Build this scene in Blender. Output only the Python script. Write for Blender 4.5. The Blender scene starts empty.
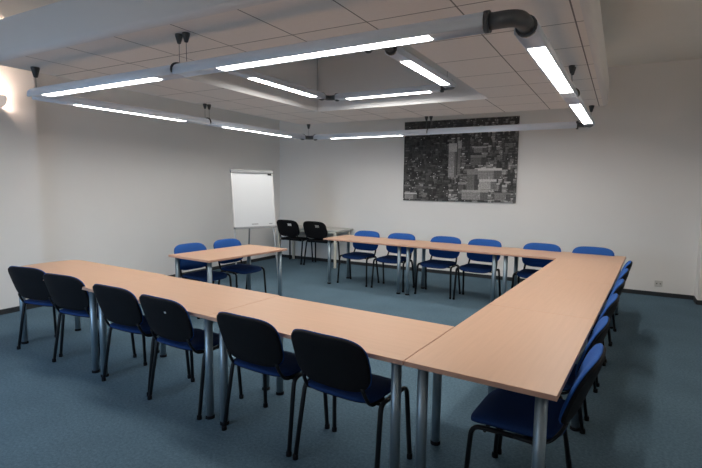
import bpy, math, random
from mathutils import Vector, Matrix
random.seed(7)
scene = bpy.context.scene
COL = scene.collection
TH = .0578                       # the room stands turned by this much against the rows of tables
PI = math.pi


def RW(x, y, z=0.):              # room coordinates -> world
    c, s = math.cos(TH), math.sin(TH)
    return Vector((c * x - s * y, s * x + c * y, z))


# ------------------------------------------------------------------ materials
def new_mat(name):
    m = bpy.data.materials.new(name)
    m.use_nodes = True
    nt = m.node_tree
    return m, nt, nt.nodes['Principled BSDF']


def mat(name, col, rough=.5, metal=0., var=.08, scale=6., bump=0., bscale=200., spec=.5, stretch=None):
    m, nt, b = new_mat(name)
    N, L = nt.nodes, nt.links
    b.inputs['Roughness'].default_value = rough
    b.inputs['Metallic'].default_value = metal
    b.inputs['Specular IOR Level'].default_value = spec
    tc = N.new('ShaderNodeTexCoord')
    mp = N.new('ShaderNodeMapping')
    L.new(tc.outputs['Object'], mp.inputs['Vector'])
    if stretch:
        mp.inputs['Scale'].default_value = stretch
    nz = N.new('ShaderNodeTexNoise')
    nz.inputs['Scale'].default_value = scale
    nz.inputs['Detail'].default_value = 4
    L.new(mp.outputs['Vector'], nz.inputs['Vector'])
    mx = N.new('ShaderNodeMix')
    mx.data_type = 'RGBA'
    mx.inputs[6].default_value = (*[c * (1 - var) for c in col], 1)
    mx.inputs[7].default_value = (*[min(1, c * (1 + var)) for c in col], 1)
    L.new(nz.outputs['Fac'], mx.inputs[0])
    L.new(mx.outputs[2], b.inputs['Base Color'])
    if bump:
        n2 = N.new('ShaderNodeTexNoise')
        n2.inputs['Scale'].default_value = bscale
        L.new(tc.outputs['Object'], n2.inputs['Vector'])
        bp = N.new('ShaderNodeBump')
        bp.inputs['Strength'].default_value = bump
        bp.inputs['Distance'].default_value = .01
        L.new(n2.outputs['Fac'], bp.inputs['Height'])
        L.new(bp.outputs['Normal'], b.inputs['Normal'])
    return m


def emit(name, col, strength):
    m, nt, b = new_mat(name)
    nt.nodes.remove(b)
    e = nt.nodes.new('ShaderNodeEmission')
    e.inputs['Color'].default_value = (*col, 1)
    e.inputs['Strength'].default_value = strength
    nt.links.new(e.outputs[0], nt.nodes['Material Output'].inputs['Surface'])
    return m


def carpet_mat():
    m, nt, b = new_mat('carpet')
    N, L = nt.nodes, nt.links
    tc = N.new('ShaderNodeTexCoord')
    fine = N.new('ShaderNodeTexNoise')
    fine.inputs['Scale'].default_value = 55
    fine.inputs['Detail'].default_value = 6
    fine.inputs['Roughness'].default_value = .7
    big = N.new('ShaderNodeTexNoise')
    big.inputs['Scale'].default_value = 2.2
    big.inputs['Detail'].default_value = 3
    for n in (fine, big):
        L.new(tc.outputs['Object'], n.inputs['Vector'])
    r = N.new('ShaderNodeValToRGB')
    r.color_ramp.elements[0].position = .3
    r.color_ramp.elements[0].color = (*CARPET_LO, 1)
    r.color_ramp.elements[1].position = .7
    r.color_ramp.elements[1].color = (*CARPET_HI, 1)
    L.new(fine.outputs['Fac'], r.inputs['Fac'])
    mx = N.new('ShaderNodeMix')
    mx.data_type = 'RGBA'
    mx.blend_type = 'MULTIPLY'
    r2 = N.new('ShaderNodeValToRGB')
    r2.color_ramp.elements[0].position = .3
    r2.color_ramp.elements[0].color = (.88, .88, .88, 1)
    r2.color_ramp.elements[1].position = .7
    L.new(big.outputs['Fac'], r2.inputs['Fac'])
    mx.inputs[0].default_value = 1
    L.new(r.outputs['Color'], mx.inputs[6])
    L.new(r2.outputs['Color'], mx.inputs[7])
    L.new(mx.outputs[2], b.inputs['Base Color'])
    b.inputs['Roughness'].default_value = .95
    b.inputs['Specular IOR Level'].default_value = .1
    bp = N.new('ShaderNodeBump')
    bp.inputs['Strength'].default_value = .5
    bp.inputs['Distance'].default_value = .01
    f2 = N.new('ShaderNodeTexNoise')
    f2.inputs['Scale'].default_value = 160
    L.new(tc.outputs['Object'], f2.inputs['Vector'])
    L.new(f2.outputs['Fac'], bp.inputs['Height'])
    L.new(bp.outputs['Normal'], b.inputs['Normal'])
    return m


def tile_mat():
    """Mineral fibre ceiling tiles: a grid of thin dark joints."""
    m, nt, b = new_mat('ceiling_tiles')
    N, L = nt.nodes, nt.links
    tc = N.new('ShaderNodeTexCoord')
    sp = N.new('ShaderNodeSeparateXYZ')
    L.new(tc.outputs['Object'], sp.inputs[0])

    def mth(op, a, v):
        n = N.new('ShaderNodeMath')
        n.operation = op
        L.new(a, n.inputs[0])
        if isinstance(v, (int, float)):
            n.inputs[1].default_value = v
        else:
            L.new(v, n.inputs[1])
        return n.outputs[0]

    def line(sock, off, step):
        a = mth('DIVIDE', mth('SUBTRACT', sock, off - step * 40), step)
        f = mth('FRACT', a, 0)
        d = mth('ABSOLUTE', mth('SUBTRACT', f, .5), 0)        # .5 at the joint
        return mth('GREATER_THAN', d, .5 - .0045 / step)
    g = mth('MAXIMUM', line(sp.outputs['X'], -2.265, .568), line(sp.outputs['Y'], .63, .582))
    nz = N.new('ShaderNodeTexNoise')
    nz.inputs['Scale'].default_value = 40
    L.new(tc.outputs['Object'], nz.inputs['Vector'])
    mx = N.new('ShaderNodeMix')
    mx.data_type = 'RGBA'
    mx.inputs[6].default_value = (.82, .775, .735, 1)
    mx.inputs[7].default_value = (.88, .835, .795, 1)
    L.new(nz.outputs['Fac'], mx.inputs[0])
    m2 = N.new('ShaderNodeMix')
    m2.data_type = 'RGBA'
    L.new(g, m2.inputs[0])
    L.new(mx.outputs[2], m2.inputs[6])
    m2.inputs[7].default_value = (.2, .19, .18, 1)
    L.new(m2.outputs[2], b.inputs['Base Color'])
    b.inputs['Roughness'].default_value = .9
    return m


def beech_mat():
    m, nt, b = new_mat('beech_laminate')
    N, L = nt.nodes, nt.links
    tc = N.new('ShaderNodeTexCoord')
    mp = N.new('ShaderNodeMapping')
    mp.inputs['Scale'].default_value = (1.2, 26, 26)
    L.new(tc.outputs['Object'], mp.inputs['Vector'])
    nz = N.new('ShaderNodeTexNoise')
    nz.inputs['Scale'].default_value = 2.2
    nz.inputs['Detail'].default_value = 5
    L.new(mp.outputs['Vector'], nz.inputs['Vector'])
    r = N.new('ShaderNodeValToRGB')
    r.color_ramp.elements[0].position = .3
    r.color_ramp.elements[0].color = (*[c * .97 for c in BEECH], 1)
    r.color_ramp.elements[1].position = .7
    r.color_ramp.elements[1].color = (*[c * 1.03 for c in BEECH], 1)
    L.new(nz.outputs['Fac'], r.inputs['Fac'])
    L.new(r.outputs['Color'], b.inputs['Base Color'])
    b.inputs['Roughness'].default_value = .42
    b.inputs['Specular IOR Level'].default_value = .35
    return m


CARPET_LO, CARPET_HI = (.066, .117, .156), (.135, .214, .276)
BEECH = (.53, .335, .225)
M = {}
M['wall'] = mat('white_wall_paint', (.83, .815, .795), .9, var=.015, scale=3, bump=.03, bscale=120)
M['ceiling'] = mat('ceiling_paint', (.86, .825, .76), .9, var=.02)
M['tiles'] = tile_mat()
M['bulkhead'] = mat('bulkhead_paint', (.76, .75, .745), .85, var=.02)
M['carpet'] = carpet_mat()
M['base'] = mat('dark_skirting', (.022, .026, .03), .7)
M['beech'] = beech_mat()
M['edge'] = mat('beech_edge_band', (.56, .33, .24), .5, var=.05, scale=20)
M['under'] = mat('grey_backing_sheet', (.16, .15, .14), .7)  # unseen underside, made dark to deepen the shade below the tables
M['legmetal'] = mat('blue_grey_steel', (.27, .34, .39), .4, .7, var=.03)
M['blackplastic'] = mat('black_plastic', (.007, .007, .009), .7, var=.15, scale=30, bump=.05, bscale=300, spec=.18)
M['blackmetal'] = mat('black_steel', (.007, .008, .010), .5, var=.1, spec=.25)
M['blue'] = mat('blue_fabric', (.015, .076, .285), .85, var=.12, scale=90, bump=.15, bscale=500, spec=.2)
M['navy'] = mat('blue_seat_fabric', (.010, .036, .13), .88, var=.12, scale=90, bump=.15, bscale=500, spec=.2)  # the backrest blue, darkened to carry the shade under the tables
M['blackfabric'] = mat('black_fabric', (.010, .010, .011), .9, var=.15, scale=90, bump=.15, bscale=500, spec=.2)
M['alu'] = mat('matt_aluminium', (.77, .83, .92), .4, .1, var=.02)  # faint blue in the colour stands in for daylight sheen
M['elbow'] = mat('dark_grey_casting', (.10, .105, .11), .5, .3)
M['cup'] = mat('dark_grey_plastic', (.05, .05, .05), .55)
M['cable'] = mat('steel_cable', (.16, .16, .16), .5, .3)
M['panel'] = emit('lit_diffuser', (1, .965, .915), 38)
M['panel_dim'] = emit('dim_diffuser', (1, .97, .925), 26)
M['panel_off'] = mat('unlit_diffuser', (.75, .75, .74), .4)
M['lampwhite'] = mat('white_lamp_enamel', (.72, .68, .65), .4)
M['lampglow'] = emit('warm_tube', (1, .86, .73), 235)  # emitter of the fill lamps added out of view
M['lampglow_soft'] = emit('soft_warm_tube', (1, .76, .62), 650)
M['litshade'] = emit('lit_opal_shade', (1, .87, .80), .5)
M['board'] = mat('white_dry_wipe_board', (.58, .60, .615), .25, var=.01)
M['boardframe'] = mat('light_grey_frame', (.62, .62, .62), .4, .2)
M['greyclamp'] = mat('mid_grey_plastic', (.22, .23, .235), .5)
M['greytop'] = mat('pale_grey_laminate', (.58, .58, .54), .4, var=.03)
M['cream'] = mat('cream_steel', (.66, .64, .55), .45)
M['socket'] = mat('socket_plastic', (.62, .61, .58), .4)
M['dark'] = mat('dark_hole', (.01, .01, .01), .8)
M['sticker'] = mat('white_sticker', (.75, .75, .74), .6)
M['mark'] = mat('grey_print', (.25, .26, .27), .6)
M['canvas'] = mat('canvas_edge', (.03, .03, .03), .8)


# ------------------------------------------------------------------ mesh builder
class MB:
    def __init__(s):
        s.v, s.f, s.mi, s.sm = [], [], [], []

    def face(s, idx, mi=0, sm=False):
        s.f.append(tuple(idx)); s.mi.append(mi); s.sm.append(sm)

    def box(s, x0, x1, y0, y1, z0, z1, mi=0):
        b = len(s.v)
        s.v += [(x, y, z) for z in (z0, z1) for y in (y0, y1) for x in (x0, x1)]
        for q in ((0, 2, 3, 1), (4, 5, 7, 6), (0, 1, 5, 4), (2, 6, 7, 3), (0, 4, 6, 2), (1, 3, 7, 5)):
            s.face([b + i for i in q], mi)
        return s

    def quad(s, a, b, c, d, mi=0):
        k = len(s.v)
        s.v += [tuple(p) for p in (a, b, c, d)]
        s.face((k, k + 1, k + 2, k + 3), mi)
        return s

    def ring_strip(s, rings, mi=0, cap=True, sm=True, closed=True):
        b = len(s.v)
        n = len(rings[0])
        for r in rings:
            s.v += [tuple(p) for p in r]
        for i in range(len(rings) - 1):
            for j in range(n if closed else n - 1):
                k = (j + 1) % n
                s.face((b + i * n + j, b + i * n + k, b + (i + 1) * n + k, b + (i + 1) * n + j), mi, sm)
        if cap:
            s.face([b + j for j in range(n)][::-1], mi)
            s.face([b + (len(rings) - 1) * n + j for j in range(n)], mi)
        return s

    def sweep(s, pts, prof, up=(0, 0, 1), mi=0, sm=True):
        """Sweep a closed profile [(side, up)] along points."""
        P = [Vector(p) for p in pts]
        rings = []
        side0 = None
        for i, p in enumerate(P):
            t = (P[min(i + 1, len(P) - 1)] - P[max(i - 1, 0)]).normalized()
            if side0 is None:
                u = Vector(up)
                if abs(t.dot(u)) > .98:
                    u = Vector((0, 1, 0))
                side = t.cross(u).normalized()
            else:
                side = (side0 - t * side0.dot(t)).normalized()
            side0 = side
            u2 = side.cross(t).normalized()
            k = 1.
            if 0 < i < len(P) - 1:
                a = (P[i] - P[i - 1]).normalized(); b2 = (P[i + 1] - P[i]).normalized()
                k = 1. / max(.6, math.cos(a.angle(b2, 0) / 2))
            rings.append([p + side * a0 * k + u2 * b0 for a0, b0 in prof])
        return s.ring_strip(rings, mi, True, sm)

    def tube(s, pts, r, r2=None, seg=10, mi=0, up=(0, 0, 1)):
        r2 = r2 or r
        prof = [(r * math.cos(2 * PI * i / seg), r2 * math.sin(2 * PI * i / seg)) for i in range(seg)]
        return s.sweep(pts, prof, up, mi)

    def lathe(s, c, prof, seg=20, mi=0):
        rings = [[(c[0] + r * math.cos(2 * PI * i / seg), c[1] + r * math.sin(2 * PI * i / seg), c[2] + z) for i in range(seg)] for r, z in prof]
        return s.ring_strip(rings, mi)

    def prism(s, outline, z0, z1, mi=0, mi_side=None, mi_bot=None):
        n = len(outline); b = len(s.v)
        s.v += [(x, y, z0) for x, y in outline] + [(x, y, z1) for x, y in outline]
        s.face([b + i for i in range(n)][::-1], mi if mi_bot is None else mi_bot)
        s.face([b + n + i for i in range(n)], mi)
        for i in range(n):
            k = (i + 1) % n
            s.face((b + i, b + k, b + n + k, b + n + i), mi if mi_side is None else mi_side)
        return s

    def cushion(s, a, b, n, front, back, deform, seg=48, rings=7, mi=0):
        """Pillow of half-size a x b with superellipse outline; front/back(t) give its thickness at t = 0 centre .. 1 rim."""
        def loop(t, h):
            out = []
            for i in range(seg):
                q = 2 * PI * i / seg
                c, d = math.cos(q), math.sin(q)
                x = a * t * math.copysign(abs(c) ** (2 / n), c)
                y = b * t * math.copysign(abs(d) ** (2 / n), d)
                out.append(deform(x, y, h))
            return out
        ts = [.02] + [i / rings for i in range(1, rings)] + [.96, 1.]
        R = [loop(t, front(t)) for t in ts] + [loop(t, back(t)) for t in ts[::-1]]
        return s.ring_strip(R, mi)

    def build(s, name, mats, parent=None, bevel=0, kind=None):
        me = bpy.data.meshes.new(name)
        me.from_pydata(s.v, [], s.f)
        for m in (mats if isinstance(mats, (list, tuple)) else [mats]):
            me.materials.append(m)
        me.polygons.foreach_set('material_index', s.mi)
        me.polygons.foreach_set('use_smooth', s.sm)
        me.update()
        o = bpy.data.objects.new(name, me)
        COL.objects.link(o)
        if parent:
            o.parent = parent
        if bevel:
            md = o.modifiers.new('bevel', 'BEVEL')
            md.width = bevel; md.segments = 2; md.limit_method = 'ANGLE'
        if kind:
            o['kind'] = kind
        return o


def fillet(pts, r, k=5):
    P = [Vector(p) for p in pts]
    out = [P[0]]
    for i in range(1, len(P) - 1):
        a = (P[i - 1] - P[i]); b = (P[i + 1] - P[i])
        d = min(r, a.length * .49, b.length * .49)
        p0 = P[i] + a.normalized() * d; p1 = P[i] + b.normalized() * d
        for j in range(k + 1):
            t = j / k
            out.append(p0 * (1 - t) ** 2 + P[i] * 2 * t * (1 - t) + p1 * t * t)
    out.append(P[-1])
    return out


def thing(name, label, cat, loc=(0, 0, 0), rz=0, group=None):
    o = bpy.data.objects.new(name, None)
    o.empty_display_size = .1
    COL.objects.link(o)
    o.location = loc
    o.rotation_euler = (0, 0, rz)
    tag(o, label, cat, group)
    return o


def tag(o, label, cat, group=None):
    o['label'] = label; o['category'] = cat
    if group:
        o['group'] = group
    return o


def dup(o, parent=None):
    c = o.copy()
    COL.objects.link(c)
    c.parent = parent
    for ch in [x for x in scene.objects if x.parent == o]:
        dup(ch, c)
    return c


def struct(mb, name, m, room=True):
    o = mb.build(name, m, kind='structure')
    if room:
        o.rotation_euler = (0, 0, TH)
    return o


# ------------------------------------------------------------------ the room
XL_, XR, YB, YF, ZC = -5.6, 3.4, 6.267, -4.6, 3.4
struct(MB().box(XL_ - .2, XR + .2, YF - .2, YB + .2, -.1, 0), 'floor', M['carpet'])
struct(MB().box(XL_ - .2, XR + .2, YF - .2, YB + .2, ZC, ZC + .1), 'ceiling', M['ceiling'])
# the left wall steps forward near the camera
struct(MB().box(XL_ - .2, XL_, 1.26, YB + .2, 0, ZC).box(XL_ - .2, XL_ + .10, YF - .2, 1.26, 0, ZC), 'wall_left', M['wall'])
struct(MB().box(XL_, XR, YB, YB + .2, 0, ZC), 'wall_back', M['wall'])
# the right wall with the shallow projection that meets the back wall
struct(MB().box(XR, XR + .2, YF - .2, YB + .2, 0, ZC).box(1.885, XR, 5.95, YB, 0, ZC), 'wall_right', M['wall'])
# the wall behind the camera, with two window openings
wf = MB()
WIN = [(-4.6, -2.6), (-1.6, .4)]
wf.box(XL_, XR, YF - .2, YF, 0, .95).box(XL_, XR, YF - .2, YF, 2.6, ZC)
xs = [XL_] + [v for w in WIN for v in w] + [XR]
for i in range(0, len(xs), 2):
    wf.box(xs[i], xs[i + 1], YF - .2, YF, .95, 2.6)
struct(wf, 'wall_front', M['wall'])
for i, (a, b) in enumerate(WIN):
    w = MB()
    for (x0, x1, z0, z1) in ((a, a + .06, .95, 2.6), (b - .06, b, .95, 2.6), (a, b, .95, 1.01), (a, b, 2.54, 2.6), ((a + b) / 2 - .03, (a + b) / 2 + .03, .95, 2.6)):
        w.box(x0, x1, YF - .13, YF - .07, z0, z1)
    struct(w, 'window_%d' % (i + 1), M['lampwhite'])
BH = .062
struct(MB().box(XL_, XL_ + .012, 1.26, YB, 0, BH).box(XL_ + .10, XL_ + .112, YF, 1.26, 0, BH), 'baseboard_left', M['base'])
struct(MB().box(XL_ + .012, 1.885, YB - .012, YB, 0, BH), 'baseboard_back', M['base'])
struct(MB().box(1.873, 1.885, 5.938, YB - .012, 0, BH).box(1.885, XR, 5.938, 5.95, 0, BH).box(XR - .012, XR, YF, 5.938, 0, BH), 'baseboard_right', M['base'])

# ------------------------------------------------------------------ dropped ceiling island with a square light well
IX0, IX1, IY0, IY1, IZ0, IZ1 = -3.97, .665, .05, 4.74, 2.6, 2.915
WX0, WX1, WY0, WY1 = -2.87, -.52, 1.12, 3.6
isl = MB()
rb = .045                         # soft lower edge


def isl_ring(x0, x1, y0, y1, z):
    return [(x0, y0, z), (x1, y0, z), (x1, y1, z), (x0, y1, z)]


sect = [(-rb * (1 - math.sin(a)), rb * (1 - math.cos(a))) for a in [i * PI / 2 / 5 for i in range(6)]]
# underside
isl.quad((IX0 + rb, IY0 + rb, IZ0), (WX0, WY0, IZ0), (WX1, WY0, IZ0), (IX1 - rb, IY0 + rb, IZ0))
isl.quad((IX1 - rb, IY0 + rb, IZ0), (WX1, WY0, IZ0), (WX1, WY1, IZ0), (IX1 - rb, IY1 - rb, IZ0))
isl.quad((IX1 - rb, IY1 - rb, IZ0), (WX1, WY1, IZ0), (WX0, WY1, IZ0), (IX0 + rb, IY1 - rb, IZ0))
isl.quad((IX0 + rb, IY1 - rb, IZ0), (WX0, WY1, IZ0), (WX0, WY0, IZ0), (IX0 + rb, IY0 + rb, IZ0))
rings = []
for i in range(6):
    a = i * PI / 2 / 5
    d = rb * (1 - math.sin(a)); h = rb * (1 - math.cos(a))
    rings.append(isl_ring(IX0 + d, IX1 - d, IY0 + d, IY1 - d, IZ0 + h))
isl.ring_strip(rings, 1, False, False)
isl.ring_strip([isl_ring(IX0, IX1, IY0, IY1, IZ0 + rb), isl_ring(IX0, IX1, IY0, IY1, IZ1),
                isl_ring(WX0, WX1, WY0, WY1, IZ1)], 1, False, False)
isl.ring_strip([isl_ring(WX0, WX1, WY0, WY1, IZ0), isl_ring(WX0, WX1, WY0, WY1, ZC)], 1, False, False)
struct(isl, 'ceiling_island', [M['tiles'], M['bulkhead']])


# ------------------------------------------------------------------ hanging tube lights
W2, HT = .058, .082               # half width and height of the aluminium profile


def d_prof(lip=.006):
    p = [(-W2 + .003, 0), (-.047, 0), (-.0465, lip + .002), (.0465, lip + .002), (.047, 0), (W2 - .003, 0), (W2, .006)]
    for i in range(9):
        a = i * PI / 8
        p.append((W2 * math.cos(a), .026 + (HT - .026) * math.sin(a)))
    p.append((-W2, .006))
    return [(x, y - .035) for x, y in p]


def lamp_tube(root, x0, y0, x1, y1, z, lit, pan, tilt=0., lip=.006):
    """One length of profile along x or y; pan = (start, end) of the diffuser measured along it."""
    t = MB().sweep([(x0, y0, z), (x1, y1, z)], [(a * math.cos(tilt) - b * math.sin(tilt), a * math.sin(tilt) + b * math.cos(tilt)) for a, b in d_prof(lip)], (0, 0, 1)).build('lamp_tube', M['alu'], root)
    for p in t.data.polygons:
        p.use_smooth = p.normal.z > -.3 and len(p.vertices) == 4
    if pan:
        ln = math.hypot(x1 - x0, y1 - y0); ux, uy = (x1 - x0) / ln, (y1 - y0) / ln
        a, b = pan
        m = MB(); hw = .046; zb = z - .035
        ax, ay, bx, by = x0 + ux * a, y0 + uy * a, x0 + ux * b, y0 + uy * b
        def at(px, py, sd, h):
            o, v = sd * math.cos(tilt) - h * math.sin(tilt), sd * math.sin(tilt) + h * math.cos(tilt)
            return (px + uy * o, py - ux * o, z + v)
        lo, hi = lip - .0355, lip - .0335
        m.ring_strip([[at(ax, ay, -hw, lo), at(ax, ay, hw, lo), at(ax, ay, hw, hi), at(ax, ay, -hw, hi)],
                      [at(bx, by, -hw, lo), at(bx, by, hw, lo), at(bx, by, hw, hi), at(bx, by, -hw, hi)]], sm=False)
        d = m.build('diffuser', M['panel_dim'] if lit == 'dim' else M['panel'] if lit else M['panel_off'], t)
        d['label'] = 'lit white diffuser' if lit else 'unlit white diffuser'
    return t


def cup(root, x, y, ztop, zbot, s=1.):
    c = MB().lathe((x, y, ztop), [(.034 * s, 0), (.034 * s, -.012), (.016 * s, -.082 * s), (.004, -.086 * s)], 14).build('ceiling_cup', M['cup'], root)
    MB().tube([(x, y, ztop - .08 * s), (x, y, zbot)], .0022, seg=6).build('cable', M['cable'], c)


def clip(root, x, y, z, alongx):
    pts = []
    for i in range(13):
        a = -.15 * PI + i * 1.3 * PI / 12
        u, v = .062 * math.cos(a), .013 + .047 * math.sin(a)
        pts.append((x, y + u, z + v) if alongx else (x + u, y, z + v))
    MB().sweep(pts, [(-.009, -.003), (.009, -.003), (.009, .003), (-.009, .003)], (1, 0, 0) if alongx else (0, 1, 0), sm=False).build('joint_clip', M['cup'], root)


def elbow(root, x, y, z, dx, dy, m, r=.04, off=.17):
    """A bent pipe joining the two tubes that meet at corner (x, y); dx, dy point along them."""
    pts = fillet([(x + dx * off, y, z), (x, y, z), (x, y + dy * off, z)], .10, 7)
    e = MB().tube(pts, r, seg=12).build('corner_elbow', m, root)
    for p, ax in (((x + dx * off, y), 0), ((x, y + dy * off), 1)):
        q = [(p[0] - .012 * (1 - ax), p[1] - .012 * ax, z), (p[0] + .012 * (1 - ax), p[1] + .012 * ax, z)]
        MB().tube(q, .052, seg=16).build('collar', M['elbow'], e)


OX0, OX1, OY0, OY1, OZ = -3.82, .46, .31, 4.66, 2.375
ring = thing('suspended_light', 'large outer rectangle of suspended aluminium tube lights hanging below the dropped tile ceiling', 'ceiling light',
             RW(0, 0, 0), TH, 'suspended tube light frames')
RT = -.016                         # the frame hangs slightly askew
pv = Vector((-1.64, 2.48, 0))
ring.location = RW(*pv) - Matrix.Rotation(TH + RT, 3, 'Z') @ pv
ring.rotation_euler = (0, 0, TH + RT)
g = .003
mx_, my_ = -1.845, 2.43
XE = -3.73                        # the near length ends a little short of the left one
lamp_tube(ring, XE, OY0, mx_ - g, OY0, OZ, True, (.17, 1.65))
lamp_tube(ring, mx_ + g, OY0, OX1 - .16, OY0, OZ, True, (.39, 1.86))
lamp_tube(ring, OX0, OY0 + .05, OX0, my_ - g, OZ, True, (.38, 1.72))
lamp_tube(ring, OX0, my_ + g, OX0, OY1 - .15, OZ, True, (.30, 1.77))
lamp_tube(ring, OX0 + .15, OY1, -1.67 - g, OY1, OZ, True, (.30, 1.57))
lamp_tube(ring, -1.67 + g, OY1, OX1 - .15, OY1, OZ, 'dim', (.30, 1.70), -.16)
lamp_tube(ring, OX1, OY0 + .15, OX1, my_ - g, OZ, True, (.31, 1.72))
lamp_tube(ring, OX1, my_ + g, OX1, OY1 - .15, OZ, True, (.40, 1.86))
elbow(ring, OX1, OY0, OZ, -1, 1, M['elbow'], .040, .15)
elbow(ring, OX0, OY1, OZ, 1, -1, M['elbow'], .032, .15)
elbow(ring, OX1, OY1, OZ, -1, -1, M['elbow'], .032, .15)
# rounded end where the near and left lengths meet
e = MB()
rr = []
for k, sc_ in enumerate((1., .93, .72, .35)):
    dx = -.055 * math.sin(k / 3 * PI / 2)
    rr.append([(XE + dx, OY0 + a * sc_, OZ + .006 + (b - .006) * sc_) for a, b in d_prof()])
e.ring_strip(rr)
e.build('end_cap', M['alu'], ring)
for x, y, al in ((mx_, OY0, 1), (OX0, my_, 0), (-1.67, OY1, 1), (OX1, my_, 0)):
    clip(ring, x, y, OZ - .012, al)
    for d in (-.035, .035):
        cup(ring, x + (d + (.10 if y == OY0 else 0) if al else 0), y + (-.045 if y == OY0 else 0 if al else d), IZ0, OZ + .04, .74)
cup(ring, XE + .03, OY0, IZ0, OZ + .04, 1.05)
cup(ring, OX0, OY1 + .02, IZ0, OZ + .03, .9)
cup(ring, OX1, OY1 - .02, IZ0, OZ + .03, .9)

NX0, NX1, NY0, NY1, NZ = -2.52, -.84, 1.46, 3.3, 2.71
inn = thing('suspended_light', 'smaller inner frame of tube lights hanging inside the square ceiling recess', 'ceiling light', RW(0, 0, 0), TH, 'suspended tube light frames')
lamp_tube(inn, NX0, NY0 + .08, NX0, NY1 - .14, NZ, True, (.28, 1.44), lip=.001)
lamp_tube(inn, NX0 + .14, NY1, NX1 - .14, NY1, NZ, True, (.16, 1.26), lip=.001)
lamp_tube(inn, NX1, NY1 - .14, NX1, NY0 + .14, NZ, True, (.16, 1.26), lip=.001)
elbow(inn, NX0, NY1, NZ, 1, -1, M['elbow'], .032, .14)
elbow(inn, NX1, NY1, NZ, -1, -1, M['elbow'], .032, .14)
elbow(inn, NX1, NY0, NZ, -1, 1, M['elbow'], .032, .14)
for x, y in ((NX0, NY0 + .3), (NX0, NY1 - .25), (NX1, NY1 - .25), (NX1, NY0 + .3)):
    cup(inn, x, y, ZC, NZ + .04, .8)

# ------------------------------------------------------------------ wall uplight on the left wall, and three unseen ones added as fill


def uplight(label, x, y, rz, glow=None):
    wl = thing('wall_uplight', label, 'wall light', RW(x, y, 2.53), TH + rz, 'white wall uplights')
    prof = []
    for i in range(11):
        a = PI * i / 10 / 2
        prof.append((.005 + .125 * math.sin(a), -.085 * math.cos(a)))
    tr = MB()
    lip = [(.125, .025), (.105, .045), (.068, .052)] if glow else []
    pr_o = [(0, -.085)] + prof + lip + [(x_ - .008, z - .010) for x_, z in lip[::-1]] + [(.118, 0)] + [(max(.004, x_ - .014), z + .012) for x_, z in prof[::-1]] + [(0, -.072)]
    tr.ring_strip([[(x_, -.325, z) for x_, z in pr_o], [(x_, .325, z) for x_, z in pr_o]], sm=False)
    end = [(0, -.085)] + prof + [(0, 0)]
    tr.build('trough', M['litshade'] if glow else M['lampwhite'], wl)
    for y0, y1 in ((-.335, -.325), (.325, .335))[:1 if glow else 2]:
        MB().ring_strip([[(x_, y0, z) for x_, z in end], [(x_, y1, z) for x_, z in end]], sm=False).build('end_cap', M['lampwhite'], wl)
    MB().tube([(.05, -.29, -.018), (.05, .29, -.018)], .012, seg=8).build('lamp_tube', glow or M['lampglow'], wl)


uplight('white half-round wall uplight glowing warm on the left wall by the picture edge', XL_ + .10, .56, 0, M['lampglow_soft'])
uplight('white half-round wall uplight on the right wall, beyond the right picture edge', XR, 2.4, PI)
uplight('white half-round wall uplight between the windows behind the photographer', -2.1, YF, PI / 2)
uplight('white half-round wall uplight on the right wall, behind the photographer', XR, -1.2, PI)

# ------------------------------------------------------------------ tables
TT, TZ = .025, .74


def table_leg(root, x, y):
    l = MB().lathe((x, y, 0), [(.027, .02), (.027, TZ - TT)], 18).build('leg', M['legmetal'], root)
    MB().lathe((x, y, 0), [(.031, 0), (.031, .014), (.027, .022)], 18).build('foot_cap', M['blackplastic'], l)
    MB().box(x - .045, x + .045, y - .045, y + .045, TZ - TT - .005, TZ - TT).build('mounting_plate', M['blackmetal'], l)


def make_table(name, label, cat, outline, legs, loc, rz, group=None):
    t = thing(name, label, cat, loc, rz, group)
    MB().prism(outline, TZ - TT, TZ, 0, 1, 2).build('tabletop', [M['beech'], M['edge'], M['under']], t, .002)
    for x, y in legs:
        table_leg(t, x, y)
    ym = sum(p[1] for p in legs) / 4

    def sgn(v):
        return 1 if v < ym else -1
    xs_ = [p[0] for p in legs]; ys_ = [p[1] for p in legs]
    for y in sorted(set(round(v, 2) for v in ys_)):
        MB().box(min(xs_) + .05, max(xs_) - .05, y + sgn(y) * .10 - .012, y + sgn(y) * .10 + .012, TZ - TT - .024, TZ - TT - .001).build('support_rail', M['blackmetal'], t)
    return t


def rect(L, W):
    return [(0, 0), (L, 0), (L, W), (0, W)]


def rlegs(L, W, i=.072):
    return [(i, i), (L - i, i), (L - i, W - i), (i, W - i)]


GT = 'beech meeting tables set in a U'
L1 = 1.411
make_table('meeting_table', 'beech table on the near arm that butts against the long right-hand row', 'table', rect(L1 - .0015, .7), rlegs(L1, .7), (-L1, 0, 0), 0, GT)
make_table('meeting_table', 'middle beech table of the near arm, with two chairs pushed in front', 'table', rect(L1 - .0015, .71), rlegs(L1, .7), (-2 * L1 - .002, .004, 0), 0, GT)
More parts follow.
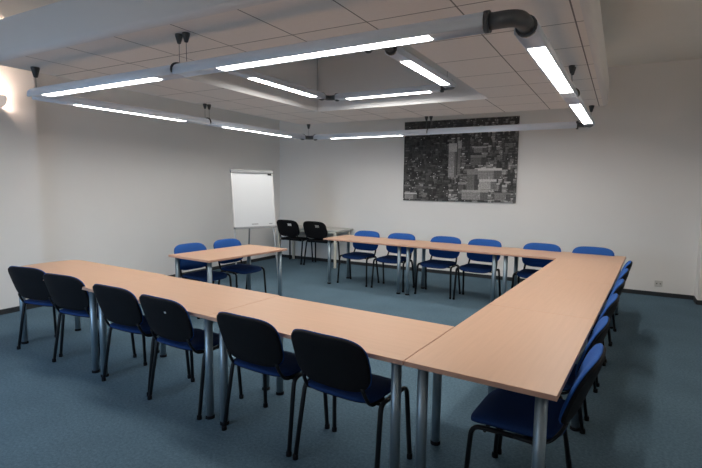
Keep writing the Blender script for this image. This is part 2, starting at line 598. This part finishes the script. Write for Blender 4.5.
# end table with the bowed end
oe = [(1.2, 0), (1.2, .72)]
arc = [(-.22, .722), (-.29, .708), (-.335, .675), (-.358, .62), (-.372, .55), (-.378, .45), (-.374, .35), (-.362, .25), (-.336, .17), (-.29, .09), (-.22, .035), (-.12, .005), (-.04, 0)]
oe = [(0, 0), (1.2, 0), (1.2, .722)] + arc[:-1]
oe[0] = (-.04, 0)
X3 = -2 * L1 - .004 - 1.2
make_table('meeting_table', 'beech table with a rounded free end closing the near arm on the left', 'table', oe, [(-.15, .085), (1.2 - .072, .072), (1.2 - .072, .65), (-.15, .60)], (X3, .012, 0), 0, GT)
LR = 1.38
for i, lab in enumerate(('nearest beech table of the long right-hand row, its corner jutting to the foreground',
                         'middle beech table of the long right-hand row',
                         'farthest beech table of the long right-hand row, touching the back row')):
    # built along x, turned to run along y: local (x, y) -> (0.7 - y, x)
    make_table('meeting_table', lab, 'table', rect(LR - .003, .7), rlegs(LR, .7), (.703, i * LR, 0), PI / 2, GT)
YR = 4.142
LB = 1.395
for i, lab in enumerate(('left end beech table of the back row near the grey side table',
                         'middle beech table of the back row under the city picture',
                         'corner beech table of the back row closing the head of the right-hand row')):
    make_table('meeting_table', lab, 'table', rect(LB - .003, .7), rlegs(LB, .7), (-3.482 + i * LB, YR, 0), 0, GT)
sw, sl = .72, 1.31
c_, s_ = math.cos(-.022), math.sin(-.022)
make_table('meeting_table', 'separate small beech table standing alone inside the U before the flip chart', 'table', rect(sl, sw), rlegs(sl, sw),
           (-3.5 + c_ * sw / 2 + s_ * sl / 2, 2.19 + s_ * sw / 2 - c_ * sl / 2, 0), PI / 2 - .022)

# ------------------------------------------------------------------ chairs
def back_def(x, y, h):            # x across, y up the back, h towards the sitter
    lean = .33
    yy = y * math.cos(lean) + .669
    dep = -.255 - y * math.sin(lean) - .05 * (y / .16) ** 2 * .12
    dep += .9 * x * x * .55        # the sides come forward
    k = 1 - .035 * max(0, -y / .16)
    return (x * k, dep + h * math.cos(lean), yy + h * math.sin(lean))


def seat_def(x, y, h):
    z = .458 + h
    if y > .08:
        z -= 1.7 * (y - .08) ** 2
    if y < -.08:
        z += .9 * (y + .08) ** 2
    z += .12 * x * x
    return (x, y + .015, z)


def make_chair(label, seat_m, back_m, group):
    t = thing('conference_chair', label, 'chair', (0, 0, 0), 0, group)
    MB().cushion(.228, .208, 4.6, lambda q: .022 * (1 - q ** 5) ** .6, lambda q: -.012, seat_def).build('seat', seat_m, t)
    MB().cushion(.220, .200, 4.6, lambda q: -.010, lambda q: -.030 * (1 - .4 * q ** 4), seat_def).build('seat_shell', M['blackplastic'], t)
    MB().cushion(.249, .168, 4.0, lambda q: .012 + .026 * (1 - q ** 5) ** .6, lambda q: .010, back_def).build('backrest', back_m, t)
    MB().cushion(.244, .164, 4.0, lambda q: .011, lambda q: -.018 * (1 - .8 * q ** 4), back_def).build('back_shell', M['blackplastic'], t)
    for s in (-1, 1):
        f = fillet([(s * .272, .205, .006), (s * .255, .178, .446), (s * .252, -.02, .446)], .05)
        r = fillet([(s * .272, -.185, .006), (s * .255, -.115, .446), (s * .252, .0, .446)], .045)
        for pts in (f, r):
            l = MB().tube(pts, .0115, .0145, 10, up=(1, 0, 0)).build('leg', M['blackmetal'], t)
            MB().lathe((pts[0].x, pts[0].y, 0), [(.017, 0), (.017, .022), (.014, .03)], 10).build('foot_cap', M['blackplastic'], l)
        u = fillet([(s * .205, .0, .426), (s * .205, -.14, .43), (s * .2, -.188, .50), (s * .195, -.207, .55)], .05)
        MB().tube(u, .008, .013, 10, up=(1, 0, 0)).build('back_support', M['blackmetal'], t)
    for y in (-.09, .12):
        MB().tube([(-.252, y, .432), (.252, y, .432)], .009, seg=8).build('crossbar', M['blackmetal'], t)
    return t


def put(proto, used, x, y, rz, label, group):
    o = proto if not used else dup(proto)
    o.location = (x, y, 0)
    o.rotation_euler = (0, 0, rz)
    tag(o, label, 'chair', group)
    return o


def back_mark(chair, x, y, w, h, name='label_sticker'):
    m = MB()
    P = [back_def(x + a * w, y + b * h, -.0205) for a, b in ((-.5, -.5), (.5, -.5), (.5, .5), (-.5, .5))]
    Q = [back_def(x + a * w, y + b * h, -.010) for a, b in ((-.5, -.5), (.5, -.5), (.5, .5), (-.5, .5))]
    m.ring_strip([P, Q], sm=False)
    o = m.build(name, M['sticker'], chair)
    o['label'] = 'small white mark on the black back'


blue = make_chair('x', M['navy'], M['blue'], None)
GC = 'blue conference chairs round the tables'
front = [(-3.815, .225, .22, 'black-backed blue chair at the rounded end of the near table arm'),
         (-3.185, .23, .15, 'black-backed blue chair beside the one at the rounded table end, second along the near arm'),
         (-2.41, .22, .06, 'black-backed blue chair at the near arm, third counted from the rounded end'),
         (-1.80, .205, 0, 'black-backed blue chair with one white dot on its back shell'),
         (-1.01, .20, .0, 'black-backed blue chair at the near arm, fifth counted from the rounded end'),
         (-.41, .19, -.02, 'largest foreground black-backed blue chair, beside the seam to the right-hand row')]
n = 0
dot = None
for x, y, rz, lab in front:
    c = put(blue, n, x, y, rz, lab, GC); n += 1
    if 'dot' in lab:
        dot = c
right = [(.40, 'nearest blue chair tucked under the foreground corner of the right-hand row'),
         (1.01, 'blue chair second from the foreground along the outer side of the right-hand row'),
         (1.76, 'blue chair third from the foreground along the outer side of the right-hand row'),
         (2.44, 'blue chair fourth from the foreground along the outer side of the right-hand row'),
         (3.08, 'blue chair fifth from the foreground along the outer side of the right-hand row'),
         (3.68, 'farthest blue chair on the outer side of the right-hand row')]
for y, lab in right:
    c = put(blue, n, .50 if y < .5 else .495, y, PI / 2, lab, GC); n += 1
    if y < .5:
        c.scale = (1.05, 1.07, 1.)
back = [(-3.06, 'blue chair at the left end of the back table row'),
        (-2.42, 'blue chair second along the back table row, left of the twin table legs'),
        (-1.675, 'blue chair third along the back table row, right of the twin table legs'),
        (-1.08, 'blue chair fourth along the back table row, below the right half of the picture'),
        (-.295, 'blue chair fifth along the back table row, at the inner corner of the U'),
        (.33, 'blue chair at the head corner, only its blue backrest top showing')]
for x, lab in back:
    put(blue, n, x, 4.55, PI, lab, GC); n += 1
side = [(1.92, 'blue chair at the small separate table, nearer the long near arm'),
        (2.54, 'blue chair at the small separate table, nearer the flip chart')]
for y, lab in side:
    put(blue, n, -3.69, y, -PI / 2, lab, GC); n += 1
back_mark(dot, .085, .075, .013, .012, 'white_dot')
blk = make_chair('x', M['blackfabric'], M['blackfabric'], None)
for i, (x, y, lab) in enumerate(((-4.91, 5.88, 'black chair at the grey side table, next to the room corner'),
                                 (-4.26, 5.88, 'black chair at the grey side table, next to the beech back row'))):
    p = RW(x, y)
    c = put(blk, i, p.x, p.y, TH, lab, 'black chairs at the grey side table')
    c.scale = (1.07, 1.07, 1.07)
    back_mark(c, .09, .085, .075, .045)

# ------------------------------------------------------------------ pale grey side table in the corner
gt = thing('side_table', 'pale grey side table with cream legs against the back wall', 'table', RW(-5.22, 5.66, 0), TH)
GL, GW, GZ = 1.42, .58, .73
MB().box(0, GL + .06, 0, GW, GZ - .022, GZ).build('tabletop', M['greytop'], gt, .002)
for x, y in ((.035, .035), (GL - .035, .035), (GL - .035, GW - .035), (.035, GW - .035)):
    MB().box(x - .02, x + .02, y - .02, y + .02, 0, GZ - .022).build('leg', M['cream'], gt, .003)
for x0, x1, y0, y1 in ((.055, GL - .055, .025, .045), (.055, GL - .055, GW - .045, GW - .025), (.025, .045, .055, GW - .055), (GL - .045, GL - .025, .055, GW - .055)):
    MB().box(x0, x1, y0, y1, GZ - .065, GZ - .0225).build('apron', M['cream'], gt)

# ------------------------------------------------------------------ flip chart
fc = thing('flip_chart', 'white flip chart easel with blank board near the room corner', 'flip chart', (-4.269, 3.497, 0), 1.199)
LEAN = .136


def FP(s, t, d=0.):               # s across, t up the leaning plane, d out of the board towards the room
    return Vector((s, t * math.sin(LEAN) - d * math.cos(LEAN), t * math.cos(LEAN) + d * math.sin(LEAN)))


def fbox(s0, s1, t0, t1, d0, d1):
    m = MB()
    m.ring_strip([[FP(s0, t0, d0), FP(s1, t0, d0), FP(s1, t1, d0), FP(s0, t1, d0)], [FP(s0, t0, d1), FP(s1, t0, d1), FP(s1, t1, d1), FP(s0, t1, d1)]], sm=False)
    return m


fbox(-.35, .35, .92, 1.80, 0, .014).build('board', M['board'], fc)
for a in ((-.357, -.335, .91, 1.80), (.335, .357, .91, 1.80)):
    fbox(*a, -.004, .02).build('side_frame', M['boardframe'], fc)
fbox(-.36, .36, 1.775, 1.825, -.004, .032).build('paper_clamp', M['greyclamp'], fc)
fbox(-.36, .36, .895, .925, -.004, .06).build('pen_tray', M['greyclamp'], fc)
fbox(-.06, .05, .955, .972, .014, .0148).build('printed_mark', M['mark'], fc)
fbox(.24, .30, .955, .970, .014, .0148).build('printed_mark', M['mark'], fc)
fbox(.27, .335, 1.745, 1.775, .014, .022).build('clamp_latch', M['dark'], fc)
for s in (-1, 1):
    l = MB().tube([FP(s * .30, 1.78, -.018), FP(s * .365, .012, -.018)], .0125, seg=10).build('leg', M['boardframe'], fc)
    p = FP(s * .365, .0, -.018)
    MB().lathe((p.x, p.y, 0), [(.018, 0), (.018, .03), (.013, .036)], 10).build('foot_cap', M['blackplastic'], l)
top = FP(0, 1.74, -.03)
l = MB().tube([top, (.09, .62, .012)], .0125, seg=10).build('leg', M['greyclamp'], fc)
MB().lathe((.09, .62, 0), [(.018, 0), (.018, .03), (.013, .036)], 10).build('foot_cap', M['blackplastic'], l)

# ------------------------------------------------------------------ wall socket
so = thing('wall_socket', 'grey twin wall socket low on the back wall right of the tables', 'socket', RW(1.44, YB, .19), TH)
MB().box(-.05, .05, -.012, 0, -.045, .045).build('plate', M['socket'], so, .004)
for x in (-.022, .022):
    MB().tube([(x, -.0125, 0), (x, -.0145, 0)], .008, seg=12, up=(0, 0, 1)).build('outlet_hole', M['dark'], so)

# ------------------------------------------------------------------ black-and-white aerial city picture
NXC, NYC = 150, 108
rnd = random.Random(3)
lum = [[.012 + .02 * rnd.random() for _ in range(NXC)] for _ in range(NYC)]     # row 0 = bottom


def lum_set(x, y, v):
    if 0 <= x < NXC and 0 <= y < NYC:
        lum[y][x] = v


def building(x, y, w, h, tone, roof):
    """x, y = lower left cell; front facade of h rows, then a roof strip of lighter tone."""
    rf = max(1, h // 3)
    for j in range(h + rf):
        for i in range(w):
            if j < h:
                v = tone * (.55 if (j % 2 == 0 and i % 2 == 0) else 1.) * rnd.uniform(.75, 1.2)
                if i > w * .68:
                    v *= .45
            else:
                v = roof * rnd.uniform(.8, 1.2)
            lum_set(x + i, y + j, v)


for row in range(NYC + 8, -10, -3):
    v = row / NYC
    for _ in range(22):
        x = rnd.randrange(-4, NXC)
        u = x / NXC
        avenue = .52 + .16 * (1 - v)
        if abs(u - avenue) < .035 - .01 * v:
            continue
        small = .45 + .75 * (1 - v)
        w = int(rnd.uniform(3, 8) * small) + 1
        h = int(rnd.uniform(3, 9) * small) + 1
        base = .030 if u < .42 else .068
        if v < .45 and u > .6:
            base = .11
        if .3 < v < .8 and u < .40:
            base *= .7
        tone = base * rnd.choice((.35, .6, .9, 1.3, 1.9))
        building(x, row - h, w, h, tone, tone * rnd.choice((.7, 1.1, 1.7, 2.4)))
building(98, 30, 34, 11, .16, .34)
building(88, 14, 14, 22, .09, .12)
building(104, 17, 22, 10, .24, .30)
building(82, 3, 34, 10, .16, .20)
building(63, 32, 11, 34, .17, .24)       # a plain tall block
building(75, 40, 5, 30, .10, .20)
building(92, 48, 20, 10, .075, .11)
building(96, 64, 16, 6, .12, .2)
building(2, 2, 18, 7, .16, .30)
building(124, 3, 20, 8, .12, .10)
for _ in range(240):
    x, y = rnd.randrange(NXC), rnd.randrange(NYC)
    if x < 78 and y < 60 or rnd.random() < .25:
        lum_set(x, y, rnd.uniform(.2, .55))
PX0, PX1, PZ0, PZ1 = -2.685, -.655, 1.32, 2.755
pic = MB()
pic.box(PX0, PX1, YB - .028, YB - .002, PZ0, PZ1, 1)
base_i = len(pic.v)
yp = YB - .0285
for j in range(NYC + 1):
    for i in range(NXC + 1):
        pic.v.append((PX0 + (PX1 - PX0) * i / NXC, yp, PZ0 + (PZ1 - PZ0) * j / NYC))
n0 = len(pic.f)
for j in range(NYC):
    for i in range(NXC):
        a = base_i + j * (NXC + 1) + i
        pic.face((a, a + 1, a + NXC + 2, a + NXC + 1), 0)
pm, nt, b = new_mat('printed_city_photograph')
at = nt.nodes.new('ShaderNodeAttribute')
at.attribute_name = 'ink'
nt.links.new(at.outputs['Color'], b.inputs['Base Color'])
b.inputs['Roughness'].default_value = .7
po = pic.build('wall_picture', [pm, M['canvas']])
ca = po.data.color_attributes.new('ink', 'FLOAT_COLOR', 'CORNER')
vals = []
for k, p in enumerate(po.data.polygons):
    q = k - n0
    v = .02 if q < 0 else min(.62, 1.9 * lum[q // NXC][q % NXC])
    vals += [v, v * .98, v * .96, 1.] * len(p.vertices)
ca.data.foreach_set('color', vals)
po.rotation_euler = (0, 0, TH)
tag(po, 'large black and white aerial city picture hanging on the back wall', 'picture')

# ------------------------------------------------------------------ daylight, added fill light, camera, render settings
for i, (a, b_) in enumerate(WIN):
    ld = bpy.data.lights.new('window_daylight', 'AREA')
    ld.shape = 'RECTANGLE'
    ld.size = b_ - a; ld.size_y = 1.65
    ld.color = (.45, .70, 1.0) if i == 0 else (1, .90, .88)  # second window carries an added warm fill, not daylight
    ld.energy = 50 if i == 0 else 14
    if i == 0:
        ld.spread = math.radians(95)
    lo = bpy.data.objects.new('window_daylight', ld)
    COL.objects.link(lo)
    lo.location = RW((a + b_) / 2, YF - .16, 1.775)
    d = RW(0, 1, -.55 if i == 0 else 0)
    lo.rotation_euler = d.to_track_quat('-Z', 'Z').to_euler()
w = bpy.data.worlds.new('sky')
scene.world = w
w.use_nodes = True
w.node_tree.nodes['Background'].inputs[0].default_value = (.45, .6, .85, 1)
w.node_tree.nodes['Background'].inputs[1].default_value = .05

cam = bpy.data.cameras.new('camera')
co = bpy.data.objects.new('camera', cam)
COL.objects.link(co)
scene.camera = co
cam.sensor_width = 36
cam.lens = 480.58 * 36 / 702
yaw, pit, roll = -.5682, -.1017, .0121
fw = Vector((math.sin(yaw) * math.cos(pit), math.cos(yaw) * math.cos(pit), math.sin(pit)))
r_ = Vector((math.cos(yaw), -math.sin(yaw), 0))
u_ = r_.cross(fw)
r2 = r_ * math.cos(roll) + u_ * math.sin(roll)
u2 = -r_ * math.sin(roll) + u_ * math.cos(roll)
mtx = Matrix((r2, u2, -fw)).transposed().to_4x4()
mtx.translation = Vector((1.0031, -2.0606, 1.593))
co.matrix_world = mtx
cam.clip_start = .05

vs = scene.view_settings
scene.display_settings.display_device = 'sRGB'
vs.view_transform = 'Standard'
vs.look = 'None'
vs.exposure = 0.
vs.gamma = 1.
vs.use_curve_mapping = False
scene.cycles.max_bounces = 10
scene.cycles.diffuse_bounces = 8
scene.cycles.sample_clamp_indirect = 10
